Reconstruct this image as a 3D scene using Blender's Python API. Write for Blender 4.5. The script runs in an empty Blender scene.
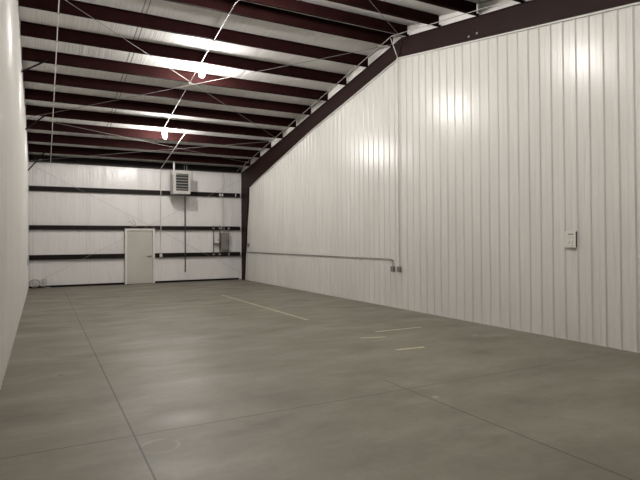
import bpy, bmesh, math, random
from mathutils import Vector, Matrix

random.seed(4)
S = bpy.context.scene
COL = S.collection
S.view_settings.view_transform = 'Standard'
S.view_settings.look = 'None'
S.view_settings.gamma = 1.0
S.view_settings.use_curve_mapping = False
S.view_settings.exposure = 0.17

# ------------------------------------------------------------ dimensions (metres)
XL, XR = -0.39, 7.43          # faces of the side walls
YB, YF = 21.03, -1.3          # far (back) wall, near wall behind the camera
RIDGE_Y, RIDGE_Z, PITCH = 9.80, 6.30, 0.168


def roof(y):
    """height of the underside of the purlins"""
    return RIDGE_Z - PITCH * abs(y - RIDGE_Y)


def deck(y):
    return roof(y) + 0.255


# ------------------------------------------------------------ materials
def new_mat(name):
    m = bpy.data.materials.new(name)
    m.use_nodes = True
    nt = m.node_tree
    b = nt.nodes['Principled BSDF']
    return m, nt, b


def N(nt, typ, **kw):
    n = nt.nodes.new(typ)
    for k, v in kw.items():
        setattr(n, k, v)
    return n


def math_node(nt, op, a, b=None):
    n = N(nt, 'ShaderNodeMath', operation=op)
    for i, v in enumerate((a, b)):
        if v is None:
            continue
        if isinstance(v, (int, float)):
            n.inputs[i].default_value = v
        else:
            nt.links.new(v, n.inputs[i])
    return n.outputs[0]


def mix_col(nt, fac, a, b):
    n = N(nt, 'ShaderNodeMix', data_type='RGBA')
    for i, v in ((0, fac), (6, a), (7, b)):
        if isinstance(v, (int, float)):
            n.inputs[i].default_value = v
        elif isinstance(v, tuple):
            n.inputs[i].default_value = (*v, 1)
        else:
            nt.links.new(v, n.inputs[i])
    return n.outputs[2]


def ramp(nt, src, stops):
    r = N(nt, 'ShaderNodeValToRGB')
    e = r.color_ramp.elements
    while len(e) < len(stops):
        e.new(0.5)
    for k, (p, c) in enumerate(stops):
        e[k].position = p
        e[k].color = (*c, 1)
    nt.links.new(src, r.inputs[0])
    return r.outputs[0]


def noise(nt, scale, detail=4, rough=0.55, stretch=(1, 1, 1)):
    tc = N(nt, 'ShaderNodeTexCoord')
    mp = N(nt, 'ShaderNodeMapping')
    mp.inputs['Scale'].default_value = stretch
    nt.links.new(tc.outputs['Object'], mp.inputs[0])
    n = N(nt, 'ShaderNodeTexNoise')
    n.inputs['Scale'].default_value = scale
    n.inputs['Detail'].default_value = detail
    n.inputs['Roughness'].default_value = rough
    nt.links.new(mp.outputs[0], n.inputs['Vector'])
    return n.outputs['Fac']


def plain(name, col, rough=0.5, metal=0.0, var=0.06, scale=6.0, bump=0.0, spec=0.5):
    m, nt, b = new_mat(name)
    f = noise(nt, scale)
    lo = tuple(c * (1 - var) for c in col)
    hi = tuple(min(1, c * (1 + var)) for c in col)
    nt.links.new(ramp(nt, f, [(0.3, lo), (0.7, hi)]), b.inputs['Base Color'])
    b.inputs['Roughness'].default_value = rough
    b.inputs['Metallic'].default_value = metal
    b.inputs['Specular IOR Level'].default_value = spec
    if bump:
        bp = N(nt, 'ShaderNodeBump')
        bp.inputs['Strength'].default_value = bump
        bp.inputs['Distance'].default_value = 0.01
        nt.links.new(noise(nt, scale * 4), bp.inputs['Height'])
        nt.links.new(bp.outputs[0], b.inputs['Normal'])
    return m


def make_panel():
    m, nt, b = new_mat('white_liner_panel')
    f = noise(nt, 1.2, 3, stretch=(1, 1, 0.35))
    nt.links.new(ramp(nt, f, [(0.3, (0.605, 0.592, 0.560)), (0.7, (0.65, 0.636, 0.603))]), b.inputs['Base Color'])
    b.inputs['Roughness'].default_value = 0.27
    b.inputs['Specular IOR Level'].default_value = 0.42
    bp = N(nt, 'ShaderNodeBump')
    bp.inputs['Strength'].default_value = 0.22
    bp.inputs['Distance'].default_value = 0.012
    nt.links.new(noise(nt, 14, 2, stretch=(1, 1, 0.045)), bp.inputs['Height'])
    nt.links.new(bp.outputs[0], b.inputs['Normal'])
    return m


def make_vinyl(name, stretch, seam_axis, seam0, seam_pitch, col=(0.70, 0.69, 0.675), line=0.5, rough=0.34, bump=0.5):
    """white vinyl facing of the blanket insulation: fine wrinkles, taped seams"""
    m, nt, b = new_mat(name)
    tc = N(nt, 'ShaderNodeTexCoord')
    sp = N(nt, 'ShaderNodeSeparateXYZ')
    nt.links.new(tc.outputs['Object'], sp.inputs[0])
    ax = sp.outputs[seam_axis]
    d = math_node(nt, 'SUBTRACT', ax, seam0)
    d = math_node(nt, 'DIVIDE', d, seam_pitch)
    d = math_node(nt, 'SUBTRACT', d, math_node(nt, 'ROUND', d))
    d = math_node(nt, 'MULTIPLY', math_node(nt, 'ABSOLUTE', d), seam_pitch)
    e = math_node(nt, 'ABSOLUTE', math_node(nt, 'SUBTRACT', d, 0.045))
    seam = math_node(nt, 'LESS_THAN', e, 0.011)
    f1 = noise(nt, 1.0, 5, 0.6, stretch=stretch)
    base = ramp(nt, f1, [(0.3, tuple(c * 0.93 for c in col)), (0.65, col)])
    c = mix_col(nt, math_node(nt, 'MULTIPLY', seam, line), base, (0.16, 0.15, 0.145))
    nt.links.new(c, b.inputs['Base Color'])
    b.inputs['Roughness'].default_value = rough
    b.inputs['Specular IOR Level'].default_value = 0.35
    bp = N(nt, 'ShaderNodeBump')
    bp.inputs['Strength'].default_value = bump
    bp.inputs['Distance'].default_value = 0.04
    f2 = noise(nt, 1.0, 6, 0.6, stretch=stretch)
    nt.links.new(f2, bp.inputs['Height'])
    nt.links.new(bp.outputs[0], b.inputs['Normal'])
    return m


def make_concrete():
    m, nt, b = new_mat('sealed_concrete')
    tc = N(nt, 'ShaderNodeTexCoord')
    sp = N(nt, 'ShaderNodeSeparateXYZ')
    nt.links.new(tc.outputs['Object'], sp.inputs[0])
    x, y = sp.outputs[0], sp.outputs[1]
    f1 = noise(nt, 0.75, 6, 0.62)
    f2 = noise(nt, 1.0, 6, 0.62, stretch=(0.75, 1.5, 1))
    f3 = noise(nt, 14, 4, 0.7)
    a = ramp(nt, f1, [(0.32, (0.152, 0.136, 0.104)), (0.5, (0.181, 0.164, 0.128)), (0.70, (0.208, 0.190, 0.151))])
    c = mix_col(nt, ramp(nt, f2, [(0.50, (0, 0, 0)), (0.74, (0.5, 0.5, 0.5))]), a, (0.285, 0.264, 0.210))
    c = mix_col(nt, ramp(nt, f2, [(0.28, (0.8, 0.8, 0.8)), (0.45, (0, 0, 0))]), c, (0.125, 0.113, 0.089))
    c = mix_col(nt, ramp(nt, f3, [(0.35, (0.22, 0.22, 0.22)), (0.6, (0, 0, 0))]), c, (0.12, 0.11, 0.09))

    def disc(cx, cy, r0, r1):
        dx = math_node(nt, 'SUBTRACT', x, cx)
        dy = math_node(nt, 'SUBTRACT', y, cy)
        r = math_node(nt, 'SQRT', math_node(nt, 'ADD', math_node(nt, 'MULTIPLY', dx, dx), math_node(nt, 'MULTIPLY', dy, dy)))
        return math_node(nt, 'MULTIPLY', math_node(nt, 'GREATER_THAN', r, r0), math_node(nt, 'LESS_THAN', r, r1))
    def blot(cx, cy, rx, ry):
        dx = math_node(nt, 'DIVIDE', math_node(nt, 'SUBTRACT', x, cx), rx)
        dy = math_node(nt, 'DIVIDE', math_node(nt, 'SUBTRACT', y, cy), ry)
        r = math_node(nt, 'SQRT', math_node(nt, 'ADD', math_node(nt, 'MULTIPLY', dx, dx), math_node(nt, 'MULTIPLY', dy, dy)))
        return math_node(nt, 'MAXIMUM', math_node(nt, 'SUBTRACT', 1.0, r), 0.0)
    for (px, py, rx_, ry_, k, col) in ((4.25, 6.75, 0.45, 0.3, 0.55, (0.09, 0.081, 0.064)), (6.1, 6.35, 0.45, 0.3, 0.5, (0.09, 0.081, 0.064)), (2.6, 9.3, 1.0, 0.5, 0.45, (0.10, 0.09, 0.075)),
                                       (5.2, 4.6, 1.2, 0.35, 0.4, (0.10, 0.09, 0.07)), (1.15, 4.85, 0.35, 0.28, 0.75, (0.36, 0.34, 0.30)), (1.5, 6.1, 0.6, 0.35, 0.45, (0.33, 0.31, 0.27)), (1.7, 8.6, 1.0, 0.4, 0.35, (0.32, 0.30, 0.25))):
        c = mix_col(nt, math_node(nt, 'MULTIPLY', blot(px, py, rx_, ry_), k), c, col)
    # dried ring stain, pale specks, a dark chip
    patch = ramp(nt, noise(nt, 6, 3), [(0.42, (0, 0, 0)), (0.6, (0.4, 0.4, 0.4))])
    rg = math_node(nt, 'MULTIPLY', disc(0.83, 4.28, 0.13, 0.155), 1.0)
    c = mix_col(nt, math_node(nt, 'MULTIPLY', math_node(nt, 'MULTIPLY', rg, patch), 0.6), c, (0.42, 0.40, 0.35))
    for (px, py, r, col) in ((3.58, 4.23, 0.035, (0.36, 0.35, 0.31)), (6.47, 6.63, 0.04, (0.36, 0.35, 0.31)), (0.21, 7.14, 0.035, (0.05, 0.045, 0.035))):
        c = mix_col(nt, math_node(nt, 'MULTIPLY', disc(px, py, -1, r), 0.6), c, col)
    # saw-cut control joints
    def line(dist, w, strength):
        return math_node(nt, 'MULTIPLY', math_node(nt, 'LESS_THAN', math_node(nt, 'ABSOLUTE', dist), w), strength)
    j1 = line(math_node(nt, 'SUBTRACT', x, 0.684), 0.0075, 0.85)
    j2 = line(math_node(nt, 'SUBTRACT', y, 4.61), 0.009, 0.65)
    near = math_node(nt, 'LESS_THAN', y, 5.05)
    j3 = math_node(nt, 'MULTIPLY', line(math_node(nt, 'SUBTRACT', x, 3.497), 0.009, 0.8), math_node(nt, 'ADD', math_node(nt, 'MULTIPLY', near, 0.85), 0.1))
    j = math_node(nt, 'MAXIMUM', math_node(nt, 'MAXIMUM', j1, j2), j3)
    c = mix_col(nt, j, c, (0.045, 0.04, 0.033))
    nt.links.new(c, b.inputs['Base Color'])
    nt.links.new(ramp(nt, f2, [(0.3, (0.58, 0.58, 0.58)), (0.7, (0.44, 0.44, 0.44))]), b.inputs['Roughness'])
    b.inputs['Specular IOR Level'].default_value = 0.4
    bp = N(nt, 'ShaderNodeBump')
    bp.inputs['Strength'].default_value = 0.15
    bp.inputs['Distance'].default_value = 0.01
    nt.links.new(f3, bp.inputs['Height'])
    nt.links.new(bp.outputs[0], b.inputs['Normal'])
    return m


M = {}
M['panel'] = make_panel()
M['roof_vinyl'] = make_vinyl('white_roof_vinyl', (11.0, 0.3, 0.5), 0, 1.87, 5.6, line=0.8, rough=0.5, bump=0.65)
M['wall_vinyl'] = make_vinyl('white_wall_vinyl', (2.4, 1.0, 0.5), 0, 1.52, 1.83, col=(0.76, 0.74, 0.725), line=0.16, rough=0.24, bump=1.0)
M['concrete'] = make_concrete()
M['oxide'] = plain('dark_red_oxide_steel', (0.0165, 0.0056, 0.0053), rough=0.7, var=0.18, scale=3, spec=0.02)
M['frame'] = plain('dark_red_oxide_frame', (0.0165, 0.0062, 0.0057), rough=0.55, var=0.15, scale=2.5, spec=0.15)
M['girt'] = plain('dark_brown_girt_steel', (0.0095, 0.006, 0.0056), rough=0.55, var=0.15, scale=4, spec=0.15)
M['strip'] = plain('white_closure_strip', (0.80, 0.775, 0.755), rough=0.35, var=0.05, scale=5)
M['galv'] = plain('galvanised_conduit', (0.50, 0.49, 0.47), rough=0.35, metal=0.6, var=0.08, scale=10)
M['white_pipe'] = plain('white_painted_conduit', (0.66, 0.64, 0.60), rough=0.4, var=0.05, scale=10)
M['grey_pipe'] = plain('grey_conduit', (0.20, 0.19, 0.17), rough=0.45, var=0.1, scale=10)
M['dark_pipe'] = plain('black_iron_pipe', (0.035, 0.031, 0.028), rough=0.5, var=0.15, scale=10)
M['thin_cable'] = plain('pale_steel_cable', (0.34, 0.32, 0.31), rough=0.45, metal=0.2, var=0.1, scale=12)
M['cable'] = plain('steel_cable', (0.20, 0.18, 0.17), rough=0.45, metal=0.3, var=0.1, scale=12)
M['grey_box'] = plain('grey_enamel_box', (0.19, 0.175, 0.16), rough=0.5, var=0.06, scale=8)
M['dark_box'] = plain('dark_grey_box', (0.055, 0.05, 0.047), rough=0.5, var=0.1, scale=8)
M['heater'] = plain('white_enamel_casing', (0.40, 0.385, 0.36), rough=0.5, var=0.04, scale=4)
M['slat'] = plain('louvre_slat_enamel', (0.30, 0.285, 0.265), rough=0.5, var=0.05, scale=6)
M['black'] = plain('black_plastic', (0.010, 0.009, 0.008), rough=0.5, var=0.1, scale=8)
M['door'] = plain('cream_door_paint', (0.50, 0.475, 0.43), rough=0.45, var=0.04, scale=2)
M['door_frame'] = plain('white_frame_paint', (0.66, 0.64, 0.59), rough=0.4, var=0.04, scale=3)
M['chrome'] = plain('brushed_lever_metal', (0.16, 0.15, 0.14), rough=0.35, metal=0.8, var=0.05, scale=20)
M['tape'] = plain('worn_yellow_paint', (0.54, 0.49, 0.32), rough=0.6, var=0.25, scale=9)
M['faded_tape'] = plain('faded_yellow_paint', (0.43, 0.40, 0.28), rough=0.6, var=0.25, scale=5)
M['card'] = plain('white_card', (0.68, 0.65, 0.60), rough=0.5, var=0.04, scale=20)
M['ink'] = plain('grey_ink', (0.13, 0.12, 0.115), rough=0.6, var=0.1, scale=30)
M['faint_ink'] = plain('faint_ink', (0.42, 0.39, 0.365), rough=0.6, var=0.1, scale=30)
M['flex'] = plain('pale_cable_jacket', (0.40, 0.38, 0.34), rough=0.5, var=0.1, scale=20)
for nm, power in (('bulb', 720.0), ('dim_bulb', 500.0)):
    mb_, nt_, b_ = new_mat('glowing_' + nm)
    b_.inputs['Base Color'].default_value = (0.9, 0.88, 0.84, 1)
    b_.inputs['Emission Color'].default_value = (1.0, 0.965, 0.92, 1)
    b_.inputs['Emission Strength'].default_value = power
    M[nm] = mb_


# ------------------------------------------------------------ mesh helpers
def box(bm, lo, hi, bevel=0.0):
    r = bmesh.ops.create_cube(bm, size=1.0)
    vs = r['verts']
    c = [(lo[i] + hi[i]) / 2 for i in range(3)]
    d = [abs(hi[i] - lo[i]) for i in range(3)]
    for v in vs:
        v.co = Vector((c[i] + v.co[i] * d[i] for i in range(3)))
    if bevel:
        es = list({e for v in vs for e in v.link_edges})
        bmesh.ops.bevel(bm, geom=es, offset=bevel, segments=2, affect='EDGES', profile=0.5)


def tube(bm, pts, r, n=8, caps=True):
    pts = [Vector(p) for p in pts]
    rings = []
    prev = None
    for i, p in enumerate(pts):
        if i == 0:
            t = pts[1] - p
        elif i == len(pts) - 1:
            t = p - pts[i - 1]
        else:
            t = (p - pts[i - 1]).normalized() + (pts[i + 1] - p).normalized()
        t.normalize()
        if prev is None:
            a = t.cross(Vector((0, 0, 1)))
            if a.length < 0.05:
                a = t.cross(Vector((0, 1, 0)))
        else:
            a = prev - t * prev.dot(t)
        a.normalize()
        prev = a
        b = t.cross(a)
        k = 1.0
        if 0 < i < len(pts) - 1:
            k = 1 / max(0.5, abs(t.dot((pts[i + 1] - p).normalized())))
        rings.append([bm.verts.new(p + (a * math.cos(w) + b * math.sin(w)) * r) for w in [2 * math.pi * j / n for j in range(n)]])
    for r0, r1 in zip(rings, rings[1:]):
        for j in range(n):
            bm.faces.new((r0[j], r0[(j + 1) % n], r1[(j + 1) % n], r1[j]))
    if caps:
        bm.faces.new(list(reversed(rings[0])))
        bm.faces.new(rings[-1])


def lathe(bm, prof, centre, axis='Z', n=20):
    """prof: list of (radius, height along axis)"""
    cx, cy, cz = centre
    rings = []
    for r, h in prof:
        ring = []
        for j in range(n):
            w = 2 * math.pi * j / n
            a, b = r * math.cos(w), r * math.sin(w)
            p = {'Z': (a, b, h), 'Y': (a, h, b), 'X': (h, a, b)}[axis]
            ring.append(bm.verts.new((cx + p[0], cy + p[1], cz + p[2])))
        rings.append(ring)
    for r0, r1 in zip(rings, rings[1:]):
        for j in range(n):
            bm.faces.new((r0[j], r0[(j + 1) % n], r1[(j + 1) % n], r1[j]))
    bm.faces.new(list(reversed(rings[0])))
    bm.faces.new(rings[-1])


def prism(bm, poly, axis, a, b):
    """extrude a polygon of 2D points along axis between a and b"""
    def P(p, h):
        return {'X': (h, p[0], p[1]), 'Y': (p[0], h, p[1]), 'Z': (p[0], p[1], h)}[axis]
    v0 = [bm.verts.new(P(p, a)) for p in poly]
    v1 = [bm.verts.new(P(p, b)) for p in poly]
    n = len(poly)
    bm.faces.new(v0)
    bm.faces.new(list(reversed(v1)))
    for i in range(n):
        bm.faces.new((v0[i], v1[i], v1[(i + 1) % n], v0[(i + 1) % n]))


def arc(p0, p1, p2, r, n=5):
    """points replacing corner p1 with a bend of radius r"""
    p0, p1, p2 = Vector(p0), Vector(p1), Vector(p2)
    a = p1 + (p0 - p1).normalized() * r
    b = p1 + (p2 - p1).normalized() * r
    return [tuple((1 - t) ** 2 * a + 2 * t * (1 - t) * p1 + t * t * b) for t in [i / n for i in range(n + 1)]]


def obj(name, bm, mat, parent=None, smooth=False):
    bmesh.ops.recalc_face_normals(bm, faces=bm.faces[:])
    me = bpy.data.meshes.new(name)
    bm.to_mesh(me)
    bm.free()
    me.materials.append(M[mat])
    if smooth:
        for p in me.polygons:
            p.use_smooth = True
        try:
            me.set_sharp_from_angle(angle=math.radians(40))
        except Exception:
            pass
    o = bpy.data.objects.new(name, me)
    COL.objects.link(o)
    if parent:
        o.parent = parent
        # keep the geometry in world coordinates; the parent sits at the thing's base
        o.matrix_parent_inverse = parent.matrix_basis.inverted()
    return o


def tag(o, label, cat, group=None, kind=None):
    o['label'] = label
    o['category'] = cat
    if group:
        o['group'] = group
    if kind:
        o['kind'] = kind
    return o


def thing(name, label, cat, loc=(0, 0, 0), group=None, kind=None):
    o = bpy.data.objects.new(name, None)
    o.empty_display_size = 0.1
    COL.objects.link(o)
    o.location = loc
    return tag(o, label, cat, group, kind)


def B():
    return bmesh.new()


# ------------------------------------------------------------ setting
bm = B()
box(bm, (XL - 0.3, YF - 0.2, -0.2), (XR + 0.3, YB + 0.3, 0.0))
tag(obj('floor', bm, 'concrete'), 'grey stained concrete slab floor with saw-cut joints', 'floor', kind='structure')

# roof: blanket insulation sagging between the purlins
PUR_FAR = [10.175 + 1.075 * k for k in range(10)]            # ridge -> back wall
PUR_NEAR = [9.62 - 1.08 * k for k in range(4)]             # ridge -> camera
bm = B()
nodes = sorted([YF] + [9.62 - 1.08 * k for k in range(10) if 9.62 - 1.08 * k > YF + 0.1] + PUR_FAR + [YB + 0.05])
ys = []
for a, b2 in zip(nodes, nodes[1:]):
    for k in range(8):
        t = k / 8
        y = a + (b2 - a) * t
        ys.append((y, deck(y) - 0.035 * math.sin(math.pi * t)))
ys.append((nodes[-1], deck(nodes[-1])))
xs = [XL - 0.04 + (XR + 0.06 - XL + 0.04) * i / 40 for i in range(41)]
low = [[bm.verts.new((x, y, z)) for x in xs] for y, z in ys]
for r0, r1 in zip(low, low[1:]):
    for i in range(40):
        bm.faces.new((r0[i], r0[i + 1], r1[i + 1], r1[i]))
ceil_o = obj('ceiling', bm, 'roof_vinyl', smooth=True)
sol = ceil_o.modifiers.new('thickness', 'SOLIDIFY')
sol.thickness = 0.08
sol.offset = 1.0
tag(ceil_o, 'white vinyl-faced roof insulation between the dark red purlins', 'ceiling', kind='structure')
# make sure the sheet's normals face up so the thickness lies above it
if ceil_o.data.polygons[0].normal.z < 0:
    sol.offset = -1.0

# ribbed liner walls on both sides
PITCH_RIB = 0.2286
RIB0 = 4.945


def rib_profile(y0, y1):
    pts = []
    k = math.floor((y0 - RIB0) / PITCH_RIB) - 1
    while True:
        c = RIB0 + k * PITCH_RIB
        if c - 0.04 > y1:
            break
        for dy, d in ((-0.030, 0.0), (-0.013, 0.019), (0.013, 0.019), (0.030, 0.0), (0.085, 0.0), (0.090, 0.003), (0.108, 0.003), (0.113, 0.0)):
            y = c + dy
            if y0 < y < y1:
                pts.append((y, d))
        k += 1
    return [(y0, 0.0)] + pts + [(y1, 0.0)]


def liner(x_face, sign):
    bm = B()
    prof = rib_profile(YF, YB)
    bot, mid, top = [], [], []
    for y, d in prof:
        x = x_face + sign * (0.019 - d)          # sign +1: the wall lies to +x
        bot.append(bm.verts.new((x, y, 0.0)))
        top.append(bm.verts.new((x, y, deck(y) + 0.02)))
    for i in range(len(prof) - 1):
        bm.faces.new((bot[i], bot[i + 1], top[i + 1], top[i]))
    # back skin gives the wall its thickness
    xb = x_face + sign * 0.10
    key = [YF, RIDGE_Y, YB]
    kb = [bm.verts.new((xb, y, 0.0)) for y in key]
    kt = [bm.verts.new((xb, y, deck(y) + 0.02)) for y in key]
    for i in range(2):
        bm.faces.new((kb[i], kb[i + 1], kt[i + 1], kt[i]))
    return bm


tag(obj('wall_right', liner(XR, 1), 'panel'), 'long white ribbed metal liner wall on the right', 'wall', kind='structure')
tag(obj('wall_left', liner(XL, -1), 'panel'), 'white ribbed metal liner wall close by on the left', 'wall', kind='structure')

bm = B()
box(bm, (XL - 0.1, YB, -0.02), (XR + 0.1, YB + 0.1, 4.70))
tag(obj('wall_back', bm, 'wall_vinyl'), 'far end wall faced in white vinyl insulation', 'wall', kind='structure')
bm = B()
box(bm, (XL - 0.1, YF - 0.1, -0.02), (XR + 0.1, YF, 4.75))
tag(obj('wall_front', bm, 'panel'), 'white end wall behind the viewpoint', 'wall', kind='structure')

# bright white closure strip above the rafter, between purlins and right wall, with a folded edge
bm = B()
Y0, Y1 = RIDGE_Y - 9.6, YB - 0.25
def band(lo, hi, x0, x1):
    prism(bm, [(Y0, roof(Y0) + lo), (RIDGE_Y, roof(RIDGE_Y) + lo), (Y1, roof(Y1) + lo), (Y1, roof(Y1) + hi), (RIDGE_Y, roof(RIDGE_Y) + hi), (Y0, roof(Y0) + hi)], 'X', x0, x1)
band(0.0, 0.225, XR - 0.008, XR - 0.001)
band(0.085, 0.10, XR - 0.020, XR - 0.008)
tag(obj('trim_1', bm, 'strip'), 'bright white closure strip along the right wall above the rafter', 'trim', kind='structure')

# dark base channel at the foot of the back wall, either side of the door
DX0, DX1 = 2.775, 3.865
for k, (a, b2, side) in enumerate(((XL + 0.01, DX0, 'left'), (DX1, 7.28, 'right'))):
    bm = B()
    box(bm, (a, YB - 0.10, 0.0), (b2, YB - 0.005, 0.012))
    box(bm, (a, YB - 0.10, 0.012), (b2, YB - 0.092, 0.075))
    tag(obj('baseboard_back_' + side, bm, 'girt'), 'dark steel base channel along the back wall, %s of the door' % side, 'base channel', kind='structure')

# ------------------------------------------------------------ purlins
ORD = ['first', 'second', 'third', 'fourth', 'fifth', 'sixth', 'seventh', 'eighth', 'ninth', 'tenth', 'eleventh']


def purlin_bm(y, sgn):
    """Z section: web faces the ridge side, bottom flange towards it; sgn=+1 for the far slope"""
    bm = B()
    t = 0.006
    z0 = roof(y)
    w, h, lip = 0.07, 0.25, 0.02
    poly = [(y, z0), (y + sgn * w, z0), (y + sgn * w, z0 + lip), (y + sgn * (w - t), z0 + lip), (y + sgn * (w - t), z0 + t), (y + t * sgn, z0 + t),
            (y + t * sgn, z0 + h), (y - sgn * w, z0 + h), (y - sgn * w, z0 + h - lip), (y - sgn * (w - t), z0 + h - lip), (y - sgn * (w - t), z0 + h - t), (y, z0 + h - t)]
    prism(bm, poly, 'X', XL + 0.015, XR - 0.03)
    return bm


for k, y in enumerate(PUR_FAR):
    n = len(PUR_FAR) - 1 - k
    if n == 0:
        lab = 'dark red steel roof purlin nearest the back wall, above the heater'
    elif k == 0:
        lab = 'dark red steel roof purlin just beyond the ridge, tenth from the back wall'
    else:
        lab = 'dark red steel roof purlin on the far slope, %s from the back wall' % ORD[n]
    tag(obj('roof_purlin', purlin_bm(y, 1), 'oxide'), lab, 'purlin', 'roof purlins')
for k, y in enumerate(PUR_NEAR):
    lab = ('dark red steel roof purlin just on the near side of the ridge' if k == 0 else
           'dark red steel roof purlin on the near slope, %s from the ridge' % ORD[k])
    tag(obj('roof_purlin', purlin_bm(y, -1), 'oxide'), lab, 'purlin', 'roof purlins')

bm = B()
ey, ez, et = YB - 0.20, roof(YB) + 0.035, 0.007
prism(bm, [(ey, ez), (YB - 0.004, ez), (YB - 0.004, ez + et), (ey + et, ez + et), (ey + et, ez + 0.192), (YB - 0.004, ez + 0.185), (YB - 0.004, ez + 0.192), (ey, ez + 0.20)], 'X', XL + 0.015, 7.36)
tag(obj('eave_strut', bm, 'girt'), 'dark steel eave strut along the top of the back wall', 'eave strut')

# ------------------------------------------------------------ steel frame along the right wall
FX0, FX1 = 7.375, 7.426
fr = thing('steel_frame', 'dark red tapered steel portal frame along the right wall', 'steel frame', (7.40, 20.8, 0.0))
KY, KZ = 20.03, 3.76            # inner knee
RB, RBY = 5.89, 9.95             # rafter underside at the ridge
NY = -1.0


def flange(bm, p, q, th, x0=FX0, x1=FX1):
    """plate between 2D points p,q in the y-z plane, thickness th upward/outward of the line"""
    p, q = Vector(p), Vector(q)
    d = (q - p).normalized()
    n = Vector((-d.y, d.x)) * th
    prism(bm, [tuple(p), tuple(q), tuple(q + n), tuple(p + n)], 'X', x0, x1)


bm = B()   # far rafter
ytop = 20.93
prism(bm, [(RBY, RB), (14.5, 5.03), (KY, KZ), (ytop, KZ + 0.02), (ytop, roof(ytop) - 0.004), (RIDGE_Y, roof(RIDGE_Y) - 0.004)], 'X', 7.402, 7.413)
flange(bm, (RBY, RB), (14.5, 5.03), 0.014)
flange(bm, (14.5, 5.03), (KY, KZ), 0.014)
flange(bm, (RIDGE_Y, roof(RIDGE_Y) - 0.016), (ytop, roof(ytop) - 0.016), 0.012)
obj('rafter', bm, 'frame', fr)
bm = B()   # near rafter
nb = RB - 0.171 * (RBY - NY)
prism(bm, [(RBY, RB), (NY, nb), (NY, roof(NY) - 0.004), (RIDGE_Y, roof(RIDGE_Y) - 0.004)], 'X', 7.402, 7.413)
flange(bm, (NY, nb), (RBY, RB), 0.014)
flange(bm, (NY, roof(NY) - 0.016), (RIDGE_Y, roof(RIDGE_Y) - 0.016), 0.012)
obj('rafter', bm, 'frame', fr)
bm = B()   # tapered column
prism(bm, [(20.66, 0.012), (20.93, 0.012), (20.93, KZ + 0.02), (KY, KZ)], 'X', 7.402, 7.413)
flange(bm, (20.66, 0.012), (KY, KZ), 0.016)
box(bm, (FX0 + 0.022, 20.925, 0.012), (FX1, 20.94, roof(20.94) - 0.01))
obj('column', bm, 'frame', fr)
bm = B()
box(bm, (FX0 - 0.02, 20.60, 0.0), (FX1, 20.96, 0.014))
obj('base_plate', bm, 'girt', fr)
bm = B()
flange(bm, (RBY, RB - 0.002), (RIDGE_Y, roof(RIDGE_Y) - 0.006), 0.018, FX0 + 0.012, FX1)
obj('ridge_splice_plate', bm, 'frame', fr)
bm = B()
flange(bm, (KY, KZ), (20.93, KZ + 0.02), 0.014)
obj('knee_stiffener', bm, 'frame', fr)
for yy, zz in ((7.66, 5.58), (7.44, 5.57)):
    bm = B()
    lathe(bm, [(0.022, 0.0), (0.022, 0.012), (0.012, 0.02)], (7.402, yy, zz), 'X', 8)
    o = obj('bolt', bm, 'galv', fr)
    o.data.transform(Matrix.Translation((-0.02, 0, 0)))

# pale flashing that caps the liner panels under the rafter
bm = B()
for p, q in (((RBY, RB), (14.5, 5.03)), ((14.5, 5.03), (19.6, 3.86)), ((NY, nb), (RBY, RB))):
    prism(bm, [(p[0], p[1] - 0.004), (q[0], q[1] - 0.004), (q[0], q[1] - 0.030), (p[0], p[1] - 0.030)], 'X', XR - 0.030, XR - 0.0005)
tag(obj('trim_2', bm, 'panel'), 'pale flashing capping the ribbed wall under the rafter', 'trim', kind='structure')

# dark flange braces coming out of the left wall up to a purlin
for yp, drop, lab in ((PUR_FAR[3], 0.30, 'dark steel flange brace at the left wall, nearest to the viewpoint'),
                      (PUR_FAR[6], 0.43, 'dark steel flange brace at the left wall, middle one of three'),
                      (PUR_FAR[9], 0.64, 'dark steel flange brace at the left wall, by the back wall')):
    y = yp - 0.025
    bm = B()
    tube(bm, [(XL, y, roof(y) - drop), (0.14, y, roof(y) + 0.05)], 0.02, 4)
    tag(obj('flange_brace', bm, 'girt'), lab, 'brace', 'flange braces at the left wall')

# ------------------------------------------------------------ back wall girts
GY = YB - 0.13


def girt_bm(x0, x1, zc, h=0.15):
    bm = B()
    t = 0.01
    # C section open towards the wall, small lip turned back
    poly = [(GY, zc - h / 2), (YB - 0.004, zc - h / 2), (YB - 0.004, zc - h / 2 + t), (GY + t, zc - h / 2 + t), (GY + t, zc + h / 2 - t), (YB - 0.004, zc + h / 2 - t),
            (YB - 0.004, zc + h / 2), (GY, zc + h / 2)]
    prism(bm, poly, 'X', x0, x1)
    return bm


GX = 7.33
for x0, x1, z, h, lab in ((XL + 0.02, GX, 3.505, 0.165, 'dark brown steel girt across the back wall, highest one, behind the heater'),
                          (XL + 0.02, GX, 2.13, 0.155, 'dark brown steel girt across the back wall passing just over the door'),
                          (XL + 0.02, DX0, 1.07, 0.175, 'dark brown low steel girt on the back wall, left of the door'),
                          (DX1, GX, 1.07, 0.16, 'dark brown low steel girt on the back wall, right of the door')):
    tag(obj('wall_girt', girt_bm(x0, x1, z, h), 'girt'), lab, 'girt', 'back wall girts')

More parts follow.
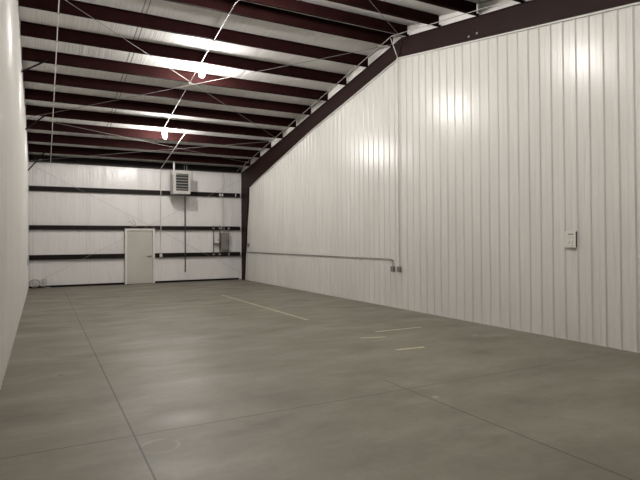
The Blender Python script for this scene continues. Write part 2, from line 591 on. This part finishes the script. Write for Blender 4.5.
# ------------------------------------------------------------ door
dr = thing('door_1', 'closed cream personnel door in a white frame in the back wall', 'door', ((DX0 + DX1) / 2, YB, 0), kind='structure')
FY0, FY1 = YB - 0.20, YB - 0.002
bm = B()
box(bm, (DX0, FY0, 0.0), (DX0 + 0.075, FY1, 2.10), 0.006)
box(bm, (DX1 - 0.075, FY0, 0.0), (DX1, FY1, 2.10), 0.006)
box(bm, (DX0 + 0.07, FY0, 2.025), (DX1 - 0.07, FY1, 2.10), 0.006)
obj('door_frame', bm, 'door_frame', dr)
bm = B()
box(bm, (DX0 + 0.08, FY0 + 0.055, 0.012), (DX1 - 0.08, FY0 + 0.10, 2.018), 0.004)
leaf = obj('door_leaf', bm, 'door', dr)
bm = B()
hx, hz = DX1 - 0.15, 1.05
yl = FY0 + 0.055
lathe(bm, [(0.032, 0.0), (0.032, -0.012), (0.013, -0.016), (0.013, -0.055)], (hx, yl, hz), 'Y', 14)
tube(bm, arc((hx, yl - 0.03, hz), (hx, yl - 0.055, hz), (hx - 0.13, yl - 0.055, hz), 0.015) + [(hx - 0.15, yl - 0.055, hz - 0.004)], 0.013, 8)
obj('lever_handle', bm, 'chrome', leaf, True)
for zz in (0.25, 1.03, 1.83):
    bm = B()
    tube(bm, [(DX0 + 0.08, yl - 0.006, zz - 0.05), (DX0 + 0.08, yl - 0.006, zz + 0.05)], 0.009, 8)
    obj('hinge', bm, 'galv', leaf)

# loose wires sticking up over the door
bm = B()
tube(bm, [(3.10, GY - 0.010, 2.17), (3.07, GY - 0.02, 2.27), (2.99, GY - 0.025, 2.35), (2.89, GY - 0.02, 2.38)], 0.007, 6)
tube(bm, [(3.17, GY - 0.010, 2.17), (3.16, GY - 0.02, 2.30), (3.10, GY - 0.025, 2.41), (3.05, GY - 0.02, 2.47)], 0.007, 6)
tube(bm, [(3.00, GY - 0.009, 2.18), (3.13, GY - 0.010, 2.172), (3.24, GY - 0.009, 2.18)], 0.011, 6)
tag(obj('loose_wire', bm, 'grey_pipe'), 'loose grey wire ends sticking up from the girt over the door', 'wire')

# ------------------------------------------------------------ unit heater hung from the roof
HX0, HX1, HY0, HY1, HZ0, HZ1 = 4.365, 5.01, 19.90, 20.45, 3.40, 4.28
ht = thing('unit_heater', 'white gas unit heater with dark louvres hung before the back wall', 'heater', ((HX0 + HX1) / 2, (HY0 + HY1) / 2, HZ0))
bm = B()
lx0, lx1, lz0, lz1 = HX0 + 0.105, HX1 - 0.075, HZ0 + 0.115, HZ1 - 0.125
# casing with an open front for the louvres
box(bm, (HX0, HY0 + 0.04, HZ0), (HX1, HY1, HZ1), 0.012)
box(bm, (HX0, HY0, HZ0), (lx0, HY0 + 0.05, HZ1), 0.004)
box(bm, (lx1, HY0, HZ0), (HX1, HY0 + 0.05, HZ1), 0.004)
box(bm, (lx0 - 0.003, HY0, HZ0), (lx1 + 0.003, HY0 + 0.05, lz0), 0.004)
box(bm, (lx0 - 0.003, HY0, lz1), (lx1 + 0.003, HY0 + 0.05, HZ1), 0.004)
obj('casing', bm, 'heater', ht)
bm = B()
box(bm, (lx0, HY0 + 0.032, lz0), (lx1, HY0 + 0.039, lz1))
lp = obj('louvre_panel', bm, 'black', ht)
for k in range(6):
    z = lz0 + (k + 0.6) * (lz1 - lz0) / 6
    bm = B()
    prism(bm, [(HY0 - 0.004, z - 0.010), (HY0 + 0.030, z + 0.012), (HY0 + 0.030, z + 0.018), (HY0 - 0.004, z - 0.003)], 'X', lx0 + 0.004, lx1 - 0.004)
    obj('louvre', bm, 'slat', lp)
for xx in (HX1 - 0.12,):
    for yy in (HY0 + 0.08, HY1 - 0.08):
        bm = B()
        tube(bm, [(xx, yy, HZ1 - 0.005), (xx, yy, roof(yy) + 0.1)], 0.006, 6)
        obj('hanger_rod', bm, 'galv', ht)
bm = B()
fx, fy = HX0 + 0.055, HY0 + 0.12
tube(bm, [(fx, fy, HZ1 - 0.005), (fx, fy, roof(fy) + 0.17)], 0.035, 12)
obj('flue_pipe', bm, 'white_pipe', ht, True)
bm = B()
box(bm, (HX0 - 0.03, HY0 + 0.10, HZ1 - 0.16), (HX0, HY0 + 0.40, HZ1 - 0.02), 0.004)
obj('side_bracket', bm, 'galv', ht)
bm = B()
lathe(bm, [(0.2, 0.0), (0.2, 0.07), (0.06, 0.10), (0.06, 0.2)], (0.5 * (HX0 + HX1), HY1 - 0.004, 0.5 * (HZ0 + HZ1)), 'Y', 18)
obj('fan_housing', bm, 'dark_box', ht, True)

# gas pipe dropping from the heater down the back wall
gp = thing('gas_pipe', 'dark gas drop pipe down the back wall below the heater', 'pipe', (5.035, 20.86, 0.4))
bm = B()
px, py = 5.035, GY - 0.035
tube(bm, [(px - 0.13, HY1 - 0.06, HZ0 - 0.022)] + arc((px - 0.13, HY1 - 0.06, HZ0 - 0.022), (px, py, HZ0 - 0.03), (px, py, 0.4), 0.08) + [(px, py, 0.42)], 0.021, 10)
obj('pipe_run', bm, 'dark_pipe', gp, True)
bm = B()
lathe(bm, [(0.032, 0.40), (0.034, 0.41), (0.034, 0.47), (0.026, 0.48)], (px, py, 0), 'Z', 12)
obj('end_cap', bm, 'grey_pipe', gp, True)
# ------------------------------------------------------------ lamps along the middle of the bay
def bulb_lamp(x, y, label, mat='bulb'):
    """glowing bulb in a socket under the ceiling conduit"""
    zc = roof(y) + 0.115
    t = thing('bulb_lamp', label, 'lamp', (x, y, zc), 'bare bulb lamps under the roof')
    bm = B()
    lathe(bm, [(0.05, zc - 0.042), (0.052, zc - 0.038), (0.052, zc - 0.004), (0.046, zc)], (x, y, 0), 'Z', 16)
    obj('junction_box', bm, 'galv', t, True)
    bot = zc - 0.095
    bm = B()
    lathe(bm, [(0.034, bot - 0.02), (0.040, bot), (0.038, bot + 0.03), (0.030, bot + 0.053)], (x, y, 0), 'Z', 16)
    obj('socket', bm, 'white_pipe', t, True)
    bm = B()
    lathe(bm, [(0.034, bot - 0.015), (0.05, bot - 0.04), (0.062, bot - 0.08), (0.072, bot - 0.13), (0.072, bot - 0.2), (0.062, bot - 0.25), (0.04, bot - 0.28), (0.012, bot - 0.292)], (x, y, 0), 'Z', 20)
    obj('bulb', bm, mat, t, True)
    return t


LX = 3.365
bulb_lamp(3.44, 12.52, 'glowing bare bulb under the roof, closer to the viewpoint and higher in view')
bulb_lamp(3.44, 16.85, 'glowing bare bulb under the roof, closer to the back wall and heater')
bulb_lamp(3.44, 8.10, 'glowing bare bulb just above the top edge of the view')
bulb_lamp(3.44, 3.4, 'glowing bare bulb near the viewpoint, above the view', 'dim_bulb')

# conduit carrying the lamps, following the roof over the ridge
def roofline(x, ya, yb, drop, n=2):
    pts = [(x, ya, roof(ya) - drop)]
    if (ya - RIDGE_Y) * (yb - RIDGE_Y) < 0:
        pts.append((x, RIDGE_Y, roof(RIDGE_Y) - drop))
    pts.append((x, yb, roof(yb) - drop))
    return pts


def conduit(name, label, paths, r, mat, straps=(), loc=None, group=None):
    t = thing(name, label, 'conduit', loc or paths[0][0], group)
    for p in paths:
        bm = B()
        tube(bm, p, r, 8)
        obj('conduit_run', bm, mat, t, True)
    for (x, y, z) in straps:
        bm = B()
        box(bm, (x - 0.025, y - 0.010, z - r - 0.003), (x + 0.025, y + 0.010, z + r + 0.004))
        obj('strap', bm, 'grey_box', t)
    return t


DR = 0.022
conduit('lamp_conduit', 'pale conduit along the roof centre feeding the glowing bulbs', [roofline(LX, 16.85, 3.3, DR)], 0.009, 'galv',
        [(LX, y + 0.03, roof(y + 0.03) - DR) for y in PUR_FAR[:7]])
yb0 = PUR_FAR[6] + 0.09
conduit('switch_conduit', 'pale conduit from the roof down the back wall right of the door',
        [[(LX + 0.06, yb0, roof(yb0) - DR)] + arc((LX + 0.06, yb0, roof(yb0) - DR), (4.09, yb0, roof(yb0) - DR), (4.09, 20.78, roof(20.78) - DR), 0.1) +
         arc((4.09, yb0, roof(yb0) - DR), (4.09, 20.81, roof(20.81) - DR), (4.10, 20.875, 1.1), 0.1) + [(4.10, 20.875, 1.12)]], 0.014, 'white_pipe',
        [(4.09, y + 0.03, roof(y + 0.03) - DR) for y in PUR_FAR[7:10]])
swb = thing('switch_box', 'small pale switch box at the foot of the white conduit, right of the door', 'switch box', (4.10, 20.87, 1.0))
bm = B()
box(bm, (4.05, 20.845, 1.00), (4.15, GY + 0.002, 1.12), 0.006)
obj('box_body', bm, 'white_pipe', swb)
bm = B()
box(bm, (4.06, 20.837, 1.01), (4.14, 20.846, 1.11), 0.003)
box(bm, (4.093, 20.827, 1.045), (4.107, 20.838, 1.075))
obj('cover_plate', bm, 'door_frame', swb)

conduit('left_conduit', 'thin pale conduit along the roof near the left wall', [roofline(0.295, 20.8, 9.0, 0.018)], 0.010, 'white_pipe',
        [(0.295, y + 0.03, roof(y + 0.03) - 0.018) for y in PUR_FAR])
bpy.data.objects['left_conduit'].name = 'roof_conduit'

# conduit along the rafter and down the right wall
rx = 7.09
conduit('rafter_conduit', 'pale conduit running beside the rafter under the purlin ends', [roofline(rx, 20.6, 6.0, 0.018)], 0.008, 'thin_cable',
        [(rx, y + 0.03, roof(y + 0.03) - 0.018) for y in PUR_FAR])
wy = 10.005
wx = 7.413
conduit('wall_conduit', 'thin conduit dropping from the ridge down the right wall',
        [[(7.11, 9.86, roof(9.86) - 0.03), (7.352, 9.945, RB + 0.015), (7.362, 9.955, RB - 0.05), (wx, wy, RB - 0.16), (wx, wy, 0.98)]], 0.0115, 'galv')


def outlet(y, z, label, r=0.055):
    t = thing('outlet_box', label, 'outlet box', (XR, y, z - r), 'outlet boxes on the right wall')
    bm = B()
    box(bm, (XR - 0.055, y - r, z - r * 1.15), (XR + 0.001, y + r, z + r * 1.15), 0.006)
    obj('box_body', bm, 'grey_box', t)
    bm = B()
    box(bm, (XR - 0.063, y - r + 0.006, z - r), (XR - 0.054, y + r - 0.006, z + r), 0.003)
    cp = obj('cover_plate', bm, 'grey_pipe', t)
    for dz in (-0.026, 0.026):
        bm = B()
        lathe(bm, [(0.018, -0.067), (0.018, -0.062)], (XR, y, z + dz), 'X', 10)
        obj('socket', bm, 'dark_box', cp)
    return t


outlet(10.00, 0.925, 'small grey outlet box below the vertical conduit, right one of the pair')
outlet(10.25, 0.92, 'small grey outlet box below the bend of the horizontal conduit, left one of the pair')
cz = 1.152
conduit('wall_conduit', 'grey horizontal conduit low along the right wall, bent down at its end',
        [[(wx, 20.35, cz)] + arc((wx, 20.35, cz), (wx, 10.26, cz), (wx, 10.26, 0.94), 0.10, 7) + [(wx, 10.26, 0.975)]], 0.0125, 'grey_pipe')
t = thing('switch_box', 'tiny grey box on the right wall beside the dark corner column', 'switch box', (XR, 20.15, 1.37))
bm = B()
box(bm, (XR - 0.045, 20.08, 1.37), (XR + 0.001, 20.20, 1.51), 0.006)
obj('box_body', bm, 'grey_box', t)
bm = B()
box(bm, (XR - 0.053, 20.09, 1.38), (XR - 0.044, 20.19, 1.50), 0.003)
obj('cover_plate', bm, 'grey_pipe', t)

# ------------------------------------------------------------ notice box on the right wall
ny0, ny1, nz0, nz1 = 5.388, 5.582, 1.485, 1.73
nb_ = thing('notice_box', 'white notice plate with black edge on the right wall', 'notice', (XR, (ny0 + ny1) / 2, nz0))
bm = B()
box(bm, (XR - 0.032, ny0, nz0), (XR + 0.0005, ny1, nz1), 0.003)
obj('backing_box', bm, 'black', nb_)
bm = B()
box(bm, (XR - 0.036, ny0 + 0.002, nz0 - 0.006), (XR - 0.031, ny1 + 0.004, nz1 + 0.004))
cd = obj('card', bm, 'card', nb_)


def ink(rows, mat, name):
    bm = B()
    for (a, b2, z, h) in rows:
        box(bm, (XR - 0.0368, ny1 - b2, z - h / 2), (XR - 0.0359, ny1 - a, z + h / 2))
    obj(name, bm, mat, cd)


rows = []
x = 0.06
for w in (0.014, 0.012, 0.016, 0.010, 0.015, 0.012):           # heading, too small to read
    rows.append((x, x + w, nz0 + 0.202, 0.022))
    x += w + 0.004
ink(rows, 'ink', 'heading')
rows = []
for z in (nz0 + 0.16, nz0 + 0.145, nz0 + 0.13):
    x = 0.05
    while x < 0.165:
        w = random.uniform(0.01, 0.026)
        rows.append((x, min(x + w, 0.17), z, 0.006))
        x += w + 0.006
for z0, xs_ in ((nz0 + 0.075, (0.075, 0.13)),):
    for xx in xs_:
        rows += [(xx, xx + 0.010, z0, 0.055), (xx + 0.012, xx + 0.028, z0 + 0.012, 0.012), (xx - 0.012, xx + 0.01, z0 - 0.02, 0.012)]
rows += [(0.04, 0.07, nz0 + 0.02, 0.01), (0.11, 0.16, nz0 + 0.02, 0.01)]
ink(rows, 'faint_ink', 'small_print')

# ------------------------------------------------------------ electrical gear on the back wall
EY = GY + 0.002


def panel(x0, x1, z0, z1, d, name, label, cat, mat):
    t = thing(name, label, cat, ((x0 + x1) / 2, EY, z0))
    bm = B()
    box(bm, (x0, EY - d, z0), (x1, EY + 0.10, z1), 0.006)
    obj('enclosure', bm, mat, t)
    bm = B()
    box(bm, (x0 + 0.02, EY - d - 0.012, z0 + 0.02), (x1 - 0.02, EY - d - 0.0005, z1 - 0.02), 0.004)
    dd = obj('panel_door', bm, mat, t)
    bm = B()
    box(bm, (x1 - 0.065, EY - d - 0.026, (z0 + z1) / 2 - 0.04), (x1 - 0.04, EY - d - 0.011, (z0 + z1) / 2 + 0.04))
    obj('latch', bm, 'dark_box', dd)
    return t


panel(6.485, 6.80, 1.23, 1.95, 0.12, 'breaker_panel', 'grey electrical breaker panel on the back wall near the corner', 'electrical panel', 'grey_box')
panel(6.225, 6.405, 1.52, 1.78, 0.08, 'disconnect_box', 'small pale disconnect box left of the grey breaker panel', 'electrical box', 'white_pipe')
for k, (x, mat, za, zb, lab) in enumerate(((6.187, 'dark_pipe', 0.98, 2.22, 'dark vertical conduit left of the small disconnect box'),
                                           (6.445, 'dark_pipe', 0.98, 2.23, 'dark vertical conduit between the disconnect box and breaker panel'),
                                           (6.83, 'grey_pipe', 0.98, 2.23, 'grey vertical conduit on the right edge of the breaker panel'))):
    bm = B()
    tube(bm, [(x, EY - 0.0195, za), (x, EY - 0.022, zb)], 0.018, 8)
    tt = thing('panel_conduit', lab, 'conduit', (x, EY - 0.02, za), 'conduits by the breaker panel')
    obj('conduit_run', bm, mat, tt, True)
    for zz in (1.07, 2.13):
        bm = B()
        box(bm, (x - 0.04, EY - 0.044, zz - 0.018), (x + 0.04, EY + 0.001, zz + 0.018), 0.003)
        obj('strap', bm, 'galv', tt)
bm = B()
box(bm, (6.207, EY - 0.09, 1.47), (6.423, EY + 0.10, 1.515), 0.004)
tag(obj('wire_trough', bm, 'dark_box'), 'short dark trough under the small disconnect box', 'wire trough')
# feeder cables above the panel, clipped at the top girt
for x, mat, lab in ((6.53, 'white_pipe', 'pale feeder cable above the breaker panel, left of two'), (6.63, 'flex', 'pale feeder cable above the breaker panel, right of two')):
    t = thing('feeder_cable', lab, 'cable', (x, EY, 2.0), 'feeder cables above the breaker panel')
    bm = B()
    tube(bm, [(x, EY - 0.03, 1.95), (x, EY - 0.03, 2.3), (x, EY - 0.02, 3.0), (x - 0.07, EY - 0.03, 3.50), (x + 0.02, EY - 0.01, 4.0), (x - 0.02, EY - 0.02, roof(YB) - 0.03)], 0.010, 6)
    obj('cable_run', bm, mat, t, True)
    bm = B()
    box(bm, (x - 0.10, EY - 0.045, 3.46), (x - 0.04, EY + 0.001, 3.54), 0.004)
    obj('clip', bm, 'white_pipe', t)
bm = B()
box(bm, (7.12, EY - 0.02, 3.45), (7.16, EY + 0.001, 3.56), 0.004)
tag(obj('cable_clip', bm, 'white_pipe'), 'small pale clip near the right end of the top girt', 'clip')

# ------------------------------------------------------------ bracing rods
def rod(p, q, name, label, r=0.006, group=None, mat='cable'):
    t = thing(name, label, 'brace rod', p, group)
    bm = B()
    p, q = Vector(p), Vector(q)
    tube(bm, [p, q], r, 6)
    obj('rod', bm, mat, t, True)
    for a, b2 in ((p, q), (q, p)):
        d = (b2 - a).normalized()
        bm = B()
        tube(bm, [a + d * 0.25, a + d * 0.43], r * 1.9, 8)
        obj('turnbuckle', bm, 'galv', t, True)
    return t


def rp(x, y, d=0.055):
    return (x, y, roof(y) - d)


GR = 'roof brace rods'
rod(rp(XL + 0.03, 10.08), rp(7.37, 16.75), 'roof_brace_rod', 'thin pale brace rod under the roof from upper left towards the heater corner', group=GR)
rod(rp(7.37, 9.93, 0.07), rp(XL + 0.03, 16.7, 0.07), 'roof_brace_rod', 'thin pale brace rod under the roof from the rafter ridge to the left wall', group=GR)
rod(rp(XL + 0.03, 16.65), rp(7.37, 19.4), 'roof_brace_rod', 'thin pale brace rod at the far end of the roof descending to the right', group=GR)
rod(rp(7.37, 16.65, 0.07), rp(XL + 0.03, 20.6, 0.07), 'roof_brace_rod', 'thin pale brace rod at the far end of the roof descending to the left', group=GR)
rod(rp(7.37, 9.75, 0.05), rp(2.9, 5.85, 0.05), 'roof_brace_rod', 'thin pale brace rod on the near slope by the ridge', group=GR)
GB = 'back wall brace cables'
cy = FY0 - 0.02
rod((-0.10, cy, 0.24), (7.34, cy + 0.01, 4.16), 'wall_brace_cable', 'faint steel brace cable rising to the right across the back wall', r=0.0045, group=GB, mat='thin_cable')
rod((XL + 0.03, cy - 0.02, 4.33), (7.34, cy - 0.01, 0.30), 'wall_brace_cable', 'faint steel brace cable falling to the right across the back wall', r=0.0045, group=GB, mat='thin_cable')

# ------------------------------------------------------------ bits in the far left corner
bm = B()
pts = []
for k in range(70):
    w = k * 2 * math.pi / 20
    rr = 0.13 + 0.012 * math.sin(k * 1.7)
    pts.append((-0.20 + rr * math.cos(w) * 1.25, GY + 0.02 - 0.0006 * k, 0.17 + rr * math.sin(w)))
pts += [(0.06, GY - 0.03, 0.05), (0.16, GY - 0.04, 0.02), (0.3, GY - 0.05, 0.012)]
tube(bm, pts, 0.011, 6)
tag(obj('cable_coil', bm, 'flex', smooth=True), 'coil of pale cable leaning on the back wall in the left corner', 'cable')
t = thing('outlet_box', 'small grey outlet box low on the back wall in the left corner', 'outlet box', (0.10, YB, 0.12))
bm = B()
box(bm, (0.05, YB - 0.06, 0.14), (0.16, YB - 0.001, 0.30), 0.005)
obj('box_body', bm, 'grey_box', t)
bm = B()
box(bm, (0.06, YB - 0.067, 0.15), (0.15, YB - 0.059, 0.29), 0.003)
obj('cover_plate', bm, 'white_pipe', t)
t = thing('wall_bracket', 'tiny dark bracket on the left wall by the low girt', 'bracket', (XL, 19.49, 0.85))
bm = B()
box(bm, (XL - 0.001, 19.44, 0.84), (XL + 0.012, 19.53, 0.98), 0.003)
obj('bracket_plate', bm, 'dark_box', t)

# ------------------------------------------------------------ painted lines on the floor
def floor_line(p, q, w, label, mat='tape'):
    p, q = Vector((*p, 0)), Vector((*q, 0))
    d = (q - p).normalized()
    n = Vector((-d.y, d.x, 0)) * w / 2
    bm = B()
    k = max(6, int((q - p).length / 0.12))
    L, R_ = [], []
    for i in range(k + 1):
        c = p + (q - p) * (i / k)
        j = random.uniform(0.85, 1.05)
        L.append((c + n * j)[:2])
        R_.append((c - n * j)[:2])
    prism(bm, L + R_[::-1], 'Z', 0.0004, 0.002)
    tag(obj('floor_line', bm, mat), label, 'floor marking', 'yellow lines on the floor')


floor_line((4.77, 15.24), (4.78, 9.55), 0.075, 'long faded yellow line on the concrete floor towards the back', 'faded_tape')
floor_line((5.19, 7.72), (6.21, 7.72), 0.065, 'short faded yellow line on the floor nearest the right wall', 'faded_tape')
floor_line((4.66, 7.36), (5.07, 7.24), 0.05, 'shortest yellow dash on the floor, middle of the three short ones')
floor_line((4.60, 6.31), (5.09, 6.27), 0.065, 'bright yellow dash on the floor nearest the viewpoint')

# ------------------------------------------------------------ world and camera
w = bpy.data.worlds.new('night')
w.use_nodes = True
w.node_tree.nodes['Background'].inputs[0].default_value = (0.02, 0.022, 0.026, 1)
w.node_tree.nodes['Background'].inputs[1].default_value = 0.3
S.world = w

F_PX = 525.16
cam = bpy.data.cameras.new('camera')
cam.sensor_fit = 'HORIZONTAL'
cam.sensor_width = 36.0
cam.lens = F_PX / 640 * 36.0
cam.shift_y = -(240 - 234.44) / 640
cam.clip_start = 0.02
co = bpy.data.objects.new('camera', cam)
COL.objects.link(co)
co.location = (0, 0, 1.62)
yaw, pit, rol = 0.4881, 0.0108, -0.0064
co.rotation_euler = (Matrix.Rotation(-yaw, 3, 'Z') @ Matrix.Rotation(math.pi / 2 + pit, 3, 'X') @ Matrix.Rotation(rol, 3, 'Z')).to_euler()
S.camera = co
